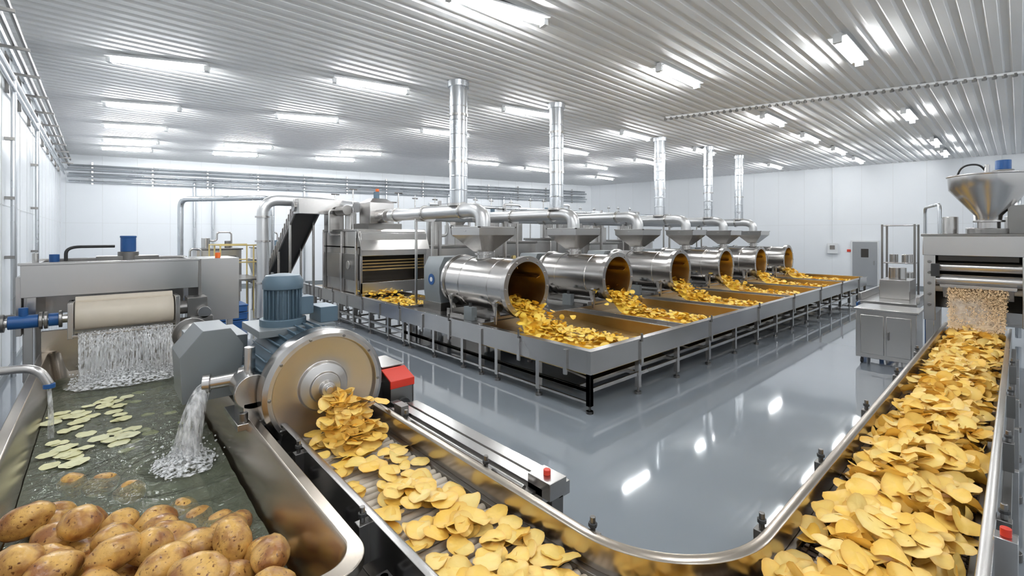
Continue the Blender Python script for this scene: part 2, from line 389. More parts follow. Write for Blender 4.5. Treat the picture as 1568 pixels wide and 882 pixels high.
# ------------------------------------------------------------ collection table with trays
TL=16.4; PT=2.8; C0=0.9
b=B(); Z=0.83
b.box(0,TL,0,.05,.53,Z,STEEL); b.box(0,.05,0.05,12.6,.53,Z,STEEL); b.box(TL-.05,TL,.05,5.2,.53,Z,STEEL)
b.box(-.02,TL+.02,-.02,.09,Z,Z+.02,STEEL); b.box(-.02,.09,.09,12.6,Z,Z+.02,STEEL); b.box(TL-.09,TL+.02,.09,5.2,Z,Z+.02,STEEL)
b.box(.05,TL-.05,.05,2.5,.5,.53,GOLDIN)
for k in range(6):
    x0=.09+PT*k; x1=PT*(k+1)-.5+.05
    vs=[(x0,.1,.60),(x1,.1,.60),(x1,2.45,.70),(x0,2.45,.70)]; b.add(vs,[(0,1,2,3)],GOLDIN)
    vs=[(x0,.1,.82),(x1,.1,.82),(x1,.22,.60),(x0,.22,.60)]; b.add(vs,[(0,1,2,3)],GOLDIN)
    vs=[(x0,.1,.82),(x0+.06,.2,.60),(x0+.06,2.45,.60),(x0,2.45,.82)]; b.add(vs,[(0,1,2,3)],GOLDIN)
    b.box(x1,x1+.05,.05,2.5,.55,Z+.01,STEEL)
    if k<5: b.box(x1+.40,x1+.45,.05,2.5,.55,Z+.01,STEEL); b.box(x1+.05,x1+.40,.05,2.5,.72,.75,STEEL)
    b.box(x1-.002,x1,.1,2.45,.6,Z,GOLDIN)
b.box(.05,TL-.05,2.5,5.15,.74,.80,STEELD); b.box(.05,TL-.05,2.45,2.5,.6,.86,STEEL); b.box(.05,TL-.05,5.1,5.15,.53,.85,STEEL)
def leg(x,y,zt=.55):
    b.box(x-.035,x+.035,y-.035,y+.035,.1,zt,STEEL); b.cyl((x,y,0.03),(x,y,.12),.016,STEELD,n=10); b.cyl((x,y,0),(x,y,.035),.05,STEELD,n=14)
xs=[.04+i*(TL-.08)/14 for i in range(15)]
for i,x in enumerate(xs):
    leg(x,.05); leg(x,2.4); leg(x,5.1)
    b.box(x-.02,x+.02,.05,5.1,.28,.33,STEEL)
    if i%2: b.box(x-.03,x+.03,-.03,.0,.45,.80,STEEL); b.cyl((x,-.015,.80),(x,-.015,.92),.018,STEELD,n=10)
ys=[.05+i*.96 for i in range(14)]
for i,y in enumerate(ys):
    leg(.04,y)
    if y>5.2: leg(1.45,y)
    b.box(-.028,.0,y+.36,y+.42,.45,.80,STEEL)
    if i%2: b.cyl((-.014,y+.39,.8),(-.014,y+.39,.93),.018,STEELD,n=10)
    if y>5.2: b.box(.04,1.45,y-.02,y+.02,.28,.32,STEEL)
b.box(.04,TL,.03,.07,.28,.33,STEEL); b.box(.02,.06,.05,12.6,.28,.33,STEEL); b.box(.02,.06,.05,12.6,.12,.15,STEEL)
b.box(.3,TL-.3,.5,.55,.15,.20,STEEL)
for k in range(6):
    x0=.3+PT*k; b.obox((x0+1,.7,.40),(2.0,1.0,.03),(0.1,0,0),WARMREFL)
b.box(1.4,1.45,5.15,12.6,.53,Z,STEEL); b.box(.05,1.4,5.15,12.6,.62,.66,MESHB)
for i in range(34):
    y=5.4+i*.21; b.cyl((.05,y,.66),(1.4,y,.66),.03,CREAM,n=8)
b.done('chip_collection_table',.006)

# ------------------------------------------------------------ rotary drum seasoners
b=B(); zc=1.45
b.rev((0,2.15,zc),(0,1,0),[(.47,.0),(.57,0),(.57,.10),(.505,.11),(.505,.55),(.515,.56),(.515,.60),(.505,.61),(.505,1.45),(.515,1.46),(.515,1.5),(.505,1.51),(.505,1.95),(.54,1.96),(.54,2.03),(.50,2.04),(.42,2.12),(.30,2.16)],STEELB,48,False,True)
b.rev((0,2.15,zc),(0,1,0),[(.47,0),(.46,.06),(.46,1.5),(.40,1.62),(.12,1.66)],GOLDIN,40,False,True)
for i in range(4):
    a=i*pi/2+.4; b.obox((.42*math.cos(a),2.9,zc+.42*math.sin(a)),(.10,1.3,.012),(0,-a,0),GOLDIN)
b.cyl((0,3.2,zc),(0,3.8,zc),.09,STEELD); b.cyl((0,3.12,zc),(0,3.22,zc),.05,STEEL)
for i in range(3):
    a=i*2*pi/3; b.beam((0,3.35,zc),(.44*math.cos(a),3.35,zc+.44*math.sin(a)),.04,.04,STEELD)
for i in range(12):
    a=i*pi/6; b.cyl((.52*math.cos(a),2.13,zc+.52*math.sin(a)),(.52*math.cos(a),2.16,zc+.52*math.sin(a)),.014,STEEL,n=8)
b.prism([(-.42,.95),(.42,.95),(.46,1.2),(.46,1.7),(.34,1.93),(-.34,1.93),(-.46,1.7),(-.46,1.2)],'y',4.34,4.95,GREY)
b.cyl((0,4.95,zc),(0,5.3,zc),.2,BLUEG); b.cyl((-.465,4.64,1.45),(-.47,4.64,1.45),.12,BLUE,n=24); b.cyl((-.468,4.64,1.45),(-.476,4.64,1.45),.05,CONC,n=20)
for y in (2.55,3.95):
    b.box(-.5,.5,y-.05,y+.05,.80,.92,STEEL)
    for sx in (-1,1):
        b.obox((sx*.40,y,1.02),(.06,.09,.34),(0,sx*.3,0),STEEL); b.cyl((sx*.36,y-.07,1.08),(sx*.36,y+.07,1.08),.07,BLACK,n=16)
        b.cyl((sx*.5,y-.12,.80),(sx*.5,y-.12,1.12),.02,STEEL,n=10); b.cyl((sx*.5,y-.12,1.12),(sx*.5,y-.12,1.18),.035,STEELD,n=10)
b.box(-.45,.45,4.3,5.0,.8,.97,STEELD); b.box(-.55,-.4,2.7,3.8,.8,.86,STEEL); b.box(.4,.55,2.7,3.8,.8,.86,STEEL)
b.box(-.62,-.5,3.0,3.25,.8,1.05,GREY); b.cyl((-.56,3.12,1.05),(-.56,3.12,1.12),.03,BLACK,n=10)
hy=3.44
b.cyl((0,hy,1.9),(0,hy,2.08),.13,STEEL,n=24); b.cyl((0,hy,2.0),(0,hy,2.03),.18,STEEL,n=24)
b.frustum(0,hy,2.07,.14,.14,2.40,.45,.45,STEEL); b.frustum(0,hy,2.40,.45,.45,2.55,.46,.46,STEEL)
b.frustum(0,hy,2.08,.13,.13,2.40,.44,.44,STEELD); b.frustum(0,hy,2.40,.44,.44,2.55,.45,.45,STEELD)
for sx,sy in ((-1,0),(1,0),(0,-1),(0,1)):
    if sx: b.box(sx*.455-.02,sx*.455+.02,hy-.475,hy+.475,2.54,2.565,STEEL)
    else: b.box(-.475,.475,hy+sy*.455-.02,hy+sy*.455+.02,2.54,2.565,STEEL)
b.box(-.46,.46,hy-.03,hy+.03,2.47,2.51,STEEL)
b.tube([(0,hy,2.4),(0,hy,2.92),(0,7.35,2.92)],.15,WPIPE,n=24,fr=.42)
for y in (4.1,5.6,7.0): b.rev((0,y,2.92),(0,1,0),[(.15,0),(.185,0),(.185,.05),(.15,.05)],STEEL,24)
b.rev((0,hy,2.5),(0,0,1),[(.15,0),(.18,0),(.18,.05),(.15,.05)],STEEL,24)
for y in (5.7,):
    for sx in (-.22,.22): b.box(sx-.025,sx+.025,y-.025,y+.025,0,2.78,STEEL)
    b.box(-.25,.25,y-.03,y+.03,2.72,2.78,STEEL)
drum=b.done('rotary_seasoning_drum',0.006,loc=(C0,0,0))
for k in range(1,6): inst(drum,'rotary_seasoning_drum',(C0+PT*k,0,0))
for k in range(6):
    ch=Chips(); xc=C0+PT*k; N=620 if k==0 else (480 if k<3 else 300)
    for i in range(N):
        t=random.random()
        if t<.30:
            y=random.uniform(2.0,3.0); x=xc+random.gauss(0,.16)+.02; zb=1.02+.10*(y-2.0)+.5*(x-xc)**2; z=zb+random.uniform(0,.10)
            if y<2.15: z-=random.uniform(0,.25)
            tilt=.5
        elif t<.5:
            y=random.uniform(1.55,2.15); f=(2.15-y)/.6; x=xc+random.gauss(0,.20+.06*f)+.02; z=1.08-.28*f+random.uniform(-.06,.05); tilt=.6
        else:
            y=random.uniform(.25,1.8); x=xc+random.gauss(.0,.38-.05*y)+ (1.2-y)*.12; x=min(max(x,xc-.76),xc+1.35); z=.68+.09*math.exp(-((x-xc)/.35)**2)+.04*y/2+random.uniform(-.02,.06); tilt=.35
        ch.chip((x,y,z),random.uniform(.05,.075),tilt,rings=2,seg=9)
    o=ch.done('fried_chip_heap',CHIPF)
    bb=B()
    vs=[];fs=[];nx,ny=14,16
    for j in range(ny):
        y=.3+(2.9-.3)*j/(ny-1)
        for i in range(nx):
            u=-1+2*i/(nx-1); w=.6-.12*y if y<2 else .26
            x=xc+u*w+(max(0,1.2-y))*.1
            top=.70+.05*y if y<1.55 else (.78+(y-1.55)/.6*.26 if y<2.15 else 1.05+.08*(y-2.15))
            z=top-(.12*u*u if y<2.1 else -.03*u*u)
            vs.append((x,y,z))
    for j in range(ny-1):
        for i in range(nx-1): fs.append((j*nx+i,j*nx+i+1,(j+1)*nx+i+1,(j+1)*nx+i))
    bb.add(vs,fs,CHIPF); c=bb.done('heap_core',ang=0); parent(c,o)

def vduct(x,y,r,z0):
    b=B(); b.rev((x,y,z0),(0,0,1),[(r,0),(r,H-z0)],GALV,36,True,True)
    z=z0+.3
    while z<H-.3:
        b.rev((x,y,z),(0,0,1),[(r,0),(r*1.03,.008),(r*1.03,.018),(r,.026)],GALV,36); z+=.3
    b.rev((x,y,z0-.02),(0,0,1),[(r*1.25,0),(r*1.25,.05)],STEEL,24,True,True)
    b.rev((x,y,H-.12),(0,0,1),[(r*1.2,0),(r*1.25,.12)],GALV,24,True,True)
    for z in (z0+.9,z0+1.9): b.rev((x,y,z),(0,0,1),[(r*1.02,0),(r*1.10,0),(r*1.10,.05),(r*1.02,.05)],STEEL,24)
    b.done('ventilation_duct')
for (x,y,r) in [(.9,4.3,.19),(3.7,4.0,.175),(9.3,4.38,.18),(12.1,4.0,.16),(14.9,4.0,.16)]: vduct(x,y,r,3.05)

# ------------------------------------------------------------ continuous fryer box and inclined elevator
b=B()
x0,x1,y0,y1=.15,2.1,7.6,10.2
b.box(x0,x1,y0+.05,y1,2.05,2.5,STEEL); b.box(x0,x0+.06,y0,y1,.83,2.1,STEEL); b.box(x1-.06,x1,y0,y1,.83,2.1,STEEL); b.box(x0,x1,y1-.06,y1,.83,2.1,STEEL)
b.prism([(y0-.15,2.0),(y0+.1,2.56),(y1,2.56),(y1,2.5),(y0+.1,2.5)],'x',x0-.04,x1+.04,STEEL)
b.box(x0,x1,y0-.03,y0+.05,1.85,2.45,STEEL); b.box(x0+.06,x1-.06,y0+.6,y0+.65,.83,2.05,DARK)
b.box(x0,x1,y0,y0+.05,.83,1.15,STEEL); b.box(x0+.06,x1-.06,y0+.05,y1-.1,1.05,1.12,GOLDIN)
for i in range(4): b.box(x0+.06,x1-.06,y0+.12+.06*i,y0+.15+.06*i,1.45+.08*i,1.49+.08*i,GOLDIN)
b.box(x0-.06,x0,y0+.2,y0+.9,1.2,1.9,STEELD); b.box(x0-.06,x0,y0+1.2,y0+2.2,1.2,1.9,STEEL)
for y in (y0+.1,y0+1.05,y0+2.4): b.box(x0-.09,x0-.02,y,y+.07,.3,2.5,STEEL)
b.cyl((x0-.1,y0+.6,1.6),(x0-.05,y0+.6,1.6),.12,STEEL)
b.box(.5,1.5,7.9,8.9,2.56,2.72,STEELD); b.box(.6,1.3,8.0,8.7,2.72,3.30,STEEL); b.frustum(.95,8.35,3.3,.35,.35,3.42,.2,.2,STEEL,capb=True)
b.cyl((.9,7.5,2.92),(.9,8.0,2.92),.19,STEEL); b.cyl((.6,9.3,2.56),(.6,9.3,3.25),.16,STEEL); b.cyl((1.3,9.4,2.56),(1.3,9.4,3.05),.2,STEEL)
b.cyl((.95,8.35,3.42),(.95,8.35,3.62),.08,BLUEG); b.cyl((.3,8.8,3.1),(.3,9.4,3.1),.14,STEELD); b.cyl((.95,8.3,3.62),(.95,8.3,3.7),.05,ORANGE)
for (xx,yy,zz) in [(.5,8.9,3.7),(1.5,8.1,3.6),(1.8,9,3.4),(.3,9.7,3.6)]:
    b.cyl((xx,yy,2.5),(xx,yy,zz),.02,STEEL,n=8); b.cyl((xx-.12,yy,zz),(xx+.12,yy,zz),.02,STEELD,n=8)
b.tube([(.3,9.1,3.1),(-.1,9.1,3.1),(-.1,9.1,2.4),(.2,9.1,2.4)],.03,STEEL,fr=.1)
b.done('continuous_fryer',.008)
ch=Chips()
for i in range(360):
    y=random.uniform(5.5,7.9); x=.75+random.gauss(0,.3); x=min(max(x,.12),1.35)
    ch.chip((x,y,.71+random.uniform(0,.07)+(max(0,y-7.3))*.55),random.uniform(.05,.075),.35,2,8)
ch.done('fried_chip_heap',CHIPF)

b=B(); EX=-.42
A=Vector((EX,13.2,.9)); D=Vector((EX,9.9,3.2)); d=(D-A)
for sx in (-.33,.33):
    o=Vector((sx,0,0)); b.beam(A+o,D+o,.04,.30,STEELD); b.beam(A+o+Vector((0,0,.2)),D+o+Vector((0,0,.2)),.03,.03,STEEL)
b.beam(A+Vector((0,0,-.02)),D+Vector((0,0,-.02)),.62,.05,BLACK)
for i in range(18):
    p=A.lerp(D,i/17); b.obox((p.x,p.y,p.z+.08),(.62,.02,.16),(-.5,0,0),BLACK); b.box(p.x-.37,p.x-.35,p.y-.02,p.y+.02,p.z-.12,p.z+.22,STEEL)
b.cyl(D+Vector((-.4,0,0)),D+Vector((.4,0,0)),.14,STEEL); b.cyl(A+Vector((-.4,0,0)),A+Vector((.4,0,0)),.14,STEEL)
b.box(EX-.36,EX+.9,9.5,10.0,3.0,3.42,STEEL); b.box(EX+.5,EX+.9,9.5,10.0,2.5,3.0,STEEL)
for t in (.05,.5,.85):
    p=A.lerp(D,t)
    for sx in (-.33,.33): b.box(p.x+sx-.03,p.x+sx+.03,p.y-.03,p.y+.03,0,p.z-.05,STEEL)
b.box(EX-.7,EX+.7,13.0,14.4,.8,.9,STEEL); b.frustum(EX,13.7,.9,.45,.4,1.6,.65,.6,STEEL)
for sx,sy in ((-.6,13.1),(.6,13.1),(-.6,14.3),(.6,14.3)): b.box(EX+sx-.03,EX+sx+.03,sy-.03,sy+.03,0,.85,STEEL)
b.done('inclined_elevator_conveyor',.006)
b=B(); PX0,PX1=-2.3,-1.25
b.box(PX0,PX1,11.5,13.3,1.05,1.1,STEELD)
for x in (PX0,PX1):
    for y in (11.5,12.4,13.3): b.cyl((x,y,0),(x,y,2.1),.022,YEL,n=10)
for z in (1.6,2.1):
    b.tube([(PX1,11.5,z),(PX0,11.5,z),(PX0,13.3,z),(PX1,13.3,z)],.02,YEL,n=8)
b.done('access_platform')

p=surv(-7.2,13.2); b=B()
b.tube([(p[0],p[1],0),(p[0],p[1],3.42),(.3,p[1]+.0,3.42),(.62,8.9,3.2)],.155,WPIPE,n=24,fr=.45)
for z in (1.0,2.2,2.9): b.rev((p[0],p[1],z),(0,0,1),[(.155,0),(.2,0),(.2,.05),(.155,.05)],STEEL,24)
b.cyl((p[0],p[1],0),(p[0],p[1],.04),.25,STEEL); b.done('exhaust_elbow_pipe')
p=surv(-11.6,16.0); q=surv(-8.0,15.2); b=B()
b.tube([(p[0],p[1],0),(p[0],p[1],3.65),(q[0],q[1],3.65),(q[0],q[1],0)],.09,GALV,n=16,fr=.3); b.done('steam_pipe')

def vat(x,y,kind):
    b=B()
    b.box(-1.0,1.0,-.7,.7,.7,2.0+.1*kind,STEEL); b.box(-1.05,1.05,-.75,.75,2.0+.1*kind,2.08+.1*kind,STEELD)
    for sx in (-.9,.9):
        for sy in (-.6,.6): b.box(sx-.04,sx+.04,sy-.04,sy+.04,0,.7,STEEL)
    zt=2.08+.1*kind
    b.cyl((-.5,0,zt),(-.5,0,zt+.95),.25,STEEL); b.cyl((-.5,0,zt+.95),(-.5,0,zt+1.2),.08,BLUEG); b.rev((-.5,0,zt+.9),(0,0,1),[(.25,0),(.28,.0),(.28,.04),(.25,.04)],STEEL)
    b.box(.1,.7,-.3,.3,zt,zt+.65,STEEL); b.frustum(.4,0,zt+.65,.15,.15,zt+1.1,.4,.4,STEEL,capb=True)
    b.tube([(-.5,0,zt+.3),(0,0,zt+.3),(0,0,zt+1.35),(.9,0,zt+1.35),(.9,0,zt)],.05,WPIPE,fr=.15)
    for xx in (-.9,-.15,.85): b.cyl((xx,.5,zt),(xx,.5,zt+1.6),.02,STEEL,n=8); b.cyl((xx-.1,.5,zt+1.5),(xx+.1,.5,zt+1.5),.02,STEELD,n=8)
    b.box(-.8,-.3,-.74,-.7,1.0,1.7,STEELD); b.box(.2,.8,-.74,-.7,1.0,1.7,STEELD)
    b.cyl((-.1,-.72,1.6),(-.1,-.76,1.6),.08,YEL)
    b.done('frying_vat',.01,loc=(x,y,0))
for i,x in enumerate([3.6,6.2,8.8,11.4,14.0]): vat(x,8.75+.2*(i%2),i%3)
b=B(); b.tube([(2.3,7.5,2.92),(16,7.5,2.92)],.13,WPIPE,n=16); b.tube([(2.3,7.75,3.3),(16,7.75,3.3)],.05,GALV,n=10)
for x in (2.5,5,7.6,10.2,12.8,15.6):
    b.box(x-.04,x+.04,7.46,7.54,0,3.4,STEEL); b.box(x-.04,x+.04,7.4,7.85,3.22,3.27,STEEL)
b.done('header_pipe_rack')

def unit(name,x,y,w,d,h,extra=0):
    b=B(); b.box(-w/2,w/2,-d/2,d/2,.45,h,STEEL); b.box(-w/2-.04,w/2+.04,-d/2-.04,d/2+.04,h,h+.05,STEELD)
    for sx in (-1,1):
        for sy in (-1,1): b.box(sx*(w/2-.06)-.03,sx*(w/2-.06)+.03,sy*(d/2-.06)-.03,sy*(d/2-.06)+.03,0,.45,STEEL)
    b.box(-w/2+.15,w/2-.15,-d/2-.02,-d/2,.65,h-.2,STEELD); b.box(w/2-.4,w/2-.1,-d/2-.06,-d/2-.02,h-.6,h-.25,GREY)
    b.cyl((-w/4,0,h+.05),(-w/4,0,h+.4),.13,STEEL); b.cyl((w/4,0,h+.05),(w/4,0,h+.3),.1,BLUEG if extra else STEELD)
    b.tube([(-w/4,0,h+.3),(0,0,h+.3),(0,0,h+.6),(w/3,0,h+.6),(w/3,0,h)],.03,STEEL,fr=.1)
    b.done(name,.01,loc=(x,y,0))
for (X,Y,w,d,h,e,nm) in [(-10.2,15.8,1.3,1.0,1.9,0,'potato_peeler_cabinet'),(-9.4,17.6,1.0,.9,1.9,1,'blanching_unit'),(-9.3,13.2,.8,.8,1.4,1,'rinse_water_unit')]:
    x,y=surv(X,Y); unit(nm,x,y,w,d,h,e)
x,y=surv(-7.6,11.8); b=B(); 
for i in range(3): b.box(x-.6,x+.6,y-.4,y+.4,.02+.2*i,.18+.2*i,BLUE); b.box(x-.62,x+.62,y-.42,y+.42,.17+.2*i,.20+.2*i,BLUE)
b.box(x-.7,x+.7,y-.45,y+.45,0,.02,BLUE); b.done('blue_crate_stack',.01)

# ------------------------------------------------------------ wash tank
def rrect(x0,x1,y0,y1,r,z,n=8):
    out=[]
    for cx,cy,a in ((x1-r,y1-r,0),(x0+r,y1-r,pi/2),(x0+r,y0+r,pi),(x1-r,y0+r,3*pi/2)):
        for k in range(n+1):
            t=a+pi/2*k/n; out.append((cx+r*math.cos(t),cy+r*math.sin(t),z))
    return out
TX0,TX1,TY0,TY1=-5.34,-3.99,-1.93,4.0; RZ=1.0
b=B(); loops=[rrect(TX0+.1,TX1-.1,TY0+.1,TY1-.05,.08,.2),rrect(TX0-.0,TX1,TY0,TY1,.16,.95),rrect(TX0-.05,TX1+.03,TY0-.04,TY1+.02,.18,.95),rrect(TX0-.05,TX1+.03,TY0-.04,TY1+.02,.18,RZ),
 rrect(TX0+.02,TX1-.03,TY0+.03,TY1-.02,.15,RZ+.003),rrect(TX0+.04,TX1-.05,TY0+.05,TY1-.03,.14,RZ-.03),rrect(TX0+.1,TX1-.14,TY0+.12,TY1-.05,.12,.5),rrect(TX0+.15,TX1-.2,TY0+.2,TY1-.1,.1,.26)]
n=len(loops[0]); vs=[v for l in loops for v in l]; fs=[]
for j in range(len(loops)-1):
    for i in range(n): fs.append((j*n+i,j*n+(i+1)%n,(j+1)*n+(i+1)%n,(j+1)*n+i))
fs.append(tuple((len(loops)-1)*n+i for i in range(n))); fs.append(tuple(range(n)))
b.add(vs,fs,WARMREFL)
for x in (TX0+.12,TX1-.15):
    for y in (-1.6,-.2,1.2,2.6,3.7): b.box(x-.04,x+.04,y-.04,y+.04,0,.3,STEEL); b.box(TX1-.02,TX1+.03,y-.03,y+.03,.2,.95,STEEL)
yb=4.0
b.box(-5.5,-5.42,yb,5.3,1.3,2.05,STEEL); b.box(-5.55,-3.82,yb-.02,yb+.04,1.66,2.05,STEEL); b.box(-3.88,-3.82,yb,5.3,1.66,2.05,STEEL); b.box(-5.5,-3.85,5.24,5.3,1.3,2.05,STEEL)
b.box(-4.75,-4.70,yb,5.3,1.66,2.04,STEEL); b.box(-5.45,-3.9,yb,5.3,1.66,1.7,STEELD)
b.box(-5.57,-3.80,yb-.04,yb+.06,2.04,2.07,STEEL); b.box(-5.5,-3.85,5.22,5.32,2.04,2.07,STEEL)
b.box(-3.80,-3.30,yb+.05,yb+.9,1.15,2.06,STEEL); b.box(-3.82,-3.78,yb,yb+1,.3,2.06,STEELD)
b.box(-5.56,-5.5,yb+.3,5.2,.6,2.05,STEEL)
b.box(-5.38,-3.95,yb-.04,yb+.02,.6,1.25,WARMREFL)
for x in (-5.5,-3.4): 
    for y in (4.2,5.2): b.box(x-.04,x+.04,y-.04,y+.04,0,1.7,STEEL)
b.box(-5.6,-5.55,4.1,5.3,1.2,1.9,STEEL)
b.cyl((-5.08,3.80,1.42),(-4.13,3.80,1.42),.17,CREAM,n=32); b.cyl((-5.08,3.86,1.60),(-4.13,3.86,1.60),.05,CREAM,n=20)
b.box(-5.12,-4.1,3.86,3.98,1.2,1.6,STEEL); b.box(-5.14,-5.09,3.6,4.0,1.18,1.60,STEEL); b.box(-4.12,-4.07,3.6,4.0,1.18,1.60,STEEL)
b.cyl((-4.07,3.8,1.42),(-3.95,3.8,1.42),.09,STEELD); b.box(-3.98,-3.75,3.7,4.0,1.22,1.55,STEELD)
b.box(-5.1,-4.1,3.55,3.7,1.20,1.23,STEEL)
b.tube([(-5.85,3.7,0),(-5.85,3.7,1.42),(-5.5,3.7,1.42),(-5.1,3.7,1.42)],.05,STEEL,n=14,fr=.15)
b.cyl((-5.62,3.7,1.42),(-5.38,3.7,1.42),.075,BLUE); b.cyl((-5.30,3.7,1.42),(-5.2,3.7,1.42),.075,BLUE)
for x in (-5.66,-5.36,-5.32,-5.2): b.cyl((x-.015,3.7,1.42),(x+.015,3.7,1.42),.10,STEELD)
b.cyl((-5.5,3.7,1.42),(-5.5,3.7,1.58),.04,BLUE)
b.tube([(-5.75,1.85,0),(-5.75,1.85,1.28),(-5.25,1.75,1.28),(-5.18,1.74,1.12)],.035,STEEL,n=14,fr=.12)
b.cyl((-5.75,1.85,1.05),(-5.75,1.85,1.2),.06,BLUE); b.cyl((-5.75,1.85,1.36),(-5.75,1.85,1.40),.07,RED); b.cyl((-5.6,1.82,1.28),(-5.5,1.80,1.28),.05,STEEL); b.cyl((-5.75,1.85,1.2),(-5.75,1.85,1.36),.03,STEELD)
b.cyl((-5.18,1.74,1.09),(-5.18,1.74,1.13),.04,BLUE)
b.cyl((-4.55,4.9,2.02),(-4.55,4.9,2.16),.12,STEELD); b.cyl((-4.55,4.9,2.16),(-4.55,4.9,2.36),.09,BLUE); b.cyl((-4.55,4.9,2.36),(-4.55,4.9,2.39),.095,BLUE)
b.tube([(-5.2,4.8,2.05),(-5.2,4.8,2.24),(-4.7,4.85,2.24)],.02,BLACK,n=10,fr=.15); b.box(-4.9,-4.2,4.8,5.1,2.0,2.1,STEELD)
b.cyl((-5.3,4.6,2.05),(-5.3,4.6,2.15),.05,BLUE); b.cyl((-3.55,4.2,2.06),(-3.55,4.2,2.14),.035,ORANGE); b.cyl((-5.45,4.3,2.05),(-5.45,4.3,2.18),.03,STEEL)
b.box(-3.95,-3.70,3.6,3.75,.95,1.3,STEELD); b.cyl((-3.8,3.6,1.35),(-3.8,3.9,1.35),.08,STEEL)
tank=b.done('potato_washing_tank',.005)

b=B(); vs=[];fs=[];nx,ny=50,200; WZ=.66
fx=[(-4.6,3.5,.05),(-4.38,.46,.06)]
for j in range(ny+1):
    for i in range(nx+1):
        x=TX0+.085+(TX1-.135-TX0-.085)*i/nx; y=TY0+.09+(TY1-.045-TY0-.09)*j/ny
        z=WZ+.010*noise.noise(Vector((x*5,y*5,0)))+.005*noise.noise(Vector((x*16,y*16,3)))
        for (ax,ay,am) in fx:
            r=math.hypot(x-ax,(y-ay)); z+=am*.45*math.exp(-r*2.2)*math.sin(r*26)
        vs.append((x,y,z))
for j in range(ny):
    for i in range(nx): fs.append((j*(nx+1)+i,j*(nx+1)+i+1,(j+1)*(nx+1)+i+1,(j+1)*(nx+1)+i))
b.add(vs,fs,WATER); w=b.done('tank_water',recalc=False,ang=0); parent(w,tank)

def potato_into(b,c,r,rot):
    bm=bmesh.new(); bmesh.ops.create_icosphere(bm,subdivisions=3,radius=1)
    R=Euler(rot).to_matrix(); sd=random.uniform(0,100); sx,sy,sz=random.uniform(1.05,1.4),random.uniform(.86,1),random.uniform(.78,.92)
    vs=[]
    for v in bm.verts:
        p=v.co.copy(); k=1+.18*noise.noise(p*1.1+Vector((sd,0,0)))+.05*noise.noise(p*3+Vector((0,sd,0)))
        p=Vector((p.x*sx,p.y*sy,p.z*sz))*k*r; vs.append(Vector(c)+R@p)
    fs=[[v.index for v in f.verts] for f in bm.faces]; bm.free(); b.add(vs,fs,POTATO)
b=B(); pts=[]
tries=0
while len(pts)<125 and tries<14000:
    tries+=1
    x=random.uniform(TX0+.17,TX1-.22); y=random.uniform(TY0+.2,.75)
    lim=.50-1.25*(x+5.27); 
    dd=(lim-y)
    if dd<-.05: continue
    top=.68+min(.18,max(0,dd)*.34)
    z=random.uniform(.42,top)
    if all((x-a)**2+(y-c)**2+1.4*(z-e)**2>(.155)**2 for a,c,e in pts): pts.append((x,y,z))
for p in pts: potato_into(b,p,random.uniform(.085,.107),(random.uniform(-.5,.5),random.uniform(-.5,.5),random.uniform(0,6.3)))
for (x,y) in [(-5.0,.75),(-4.7,.35),(-4.45,-.15),(-4.3,-.5),(-4.85,.6),(-4.4,-.35)]: potato_into(b,(x,y,.60),.09,(0,0,random.uniform(0,6)))
b.done('potato_pile',ang=0)
ch=Chips()
for i in range(52):
    x=random.uniform(-5.2,-4.62); y=random.uniform(.95,2.6)
    ch.chip((x,y,WZ+random.uniform(.004,.022)),random.uniform(.055,.085),.03,2,16,curl=.04)
for i in range(12):
    ch.chip((random.uniform(-4.7,-4.25),random.uniform(1.0,2.8),WZ-.012),random.uniform(.05,.07),.03,2,14,curl=.04)
o=ch.done('floating_potato_slices',SLICE)

b=B()
for s,(yo,ph) in enumerate([(0,0),(.04,2),(.07,6)]):
    vs=[];fs=[];nx,nz=60,16
    for j in range(nz+1):
        t=j/nz
        for i in range(nx+1):
            x=-5.05+.90*i/nx; y=3.62-yo-.16*t**.6+.03*noise.noise(Vector((x*14,t*2+ph,0))); z=1.25-.01*s-(1.25-WZ)*t
            vs.append((x+.03*t*noise.noise(Vector((x*9,ph,0))),y,z))
    for j in range(nz):
        for i in range(nx): fs.append((j*(nx+1)+i,j*(nx+1)+i+1,(j+1)*(nx+1)+i+1,(j+1)*(nx+1)+i))
    b.add(vs,fs,FALL)
def blob(b,c,r,mat,n=6):
    b.rev((c[0],c[1],c[2]-r),(0,0,1),[(r*math.sin(pi*k/4)+1e-4,r-r*math.cos(pi*k/4)) for k in range(5)],mat,n)
def froth(b,cx,cy,rx,ry,h):
    vs=[(cx,cy,WZ+h+.02)];fs=[];n=32
    for i in range(1,6):
        for k in range(n):
            a=2*pi*k/n; f=i/5; w=1+.2*noise.noise(Vector((math.cos(a)*2,math.sin(a)*2,cx)))
            vs.append((cx+rx*f*w*math.cos(a),cy+ry*f*w*math.sin(a),WZ+.024+h*(1-f)**1.2+.02*noise.noise(Vector((cx+f*5,a*3,0)))))
    for k in range(n): fs.append((0,1+k,1+(k+1)%n))
    for i in range(4):
        for k in range(n): fs.append((1+i*n+k,1+(i+1)*n+k,1+(i+1)*n+(k+1)%n,1+i*n+(k+1)%n))
    b.add(vs,fs,FROTH)
for i in range(34):
    x=random.uniform(-5.05,-4.15); b.tube([(x,3.6,1.24),(x,3.52,1.1),(x+random.uniform(-.02,.02),3.46,WZ)],[.002,.004,.003],FOAM,n=5)
for i in range(800):
    blob(b,(random.uniform(-5.12,-4.08),3.36+random.gauss(0,.09),WZ+.02+abs(random.gauss(0,.07))),random.uniform(.003,.010),FOAM)
froth(b,-4.6,3.30,.56,.34,.09)
b.done('water_curtain',ang=0)
b=B(); P=[];Rr=[]
for k in range(12):
    t=k/11; P.append((-4.22-.16*t,.50-.06*t,1.20-.55*t*t)); Rr.append(.04+.06*t)
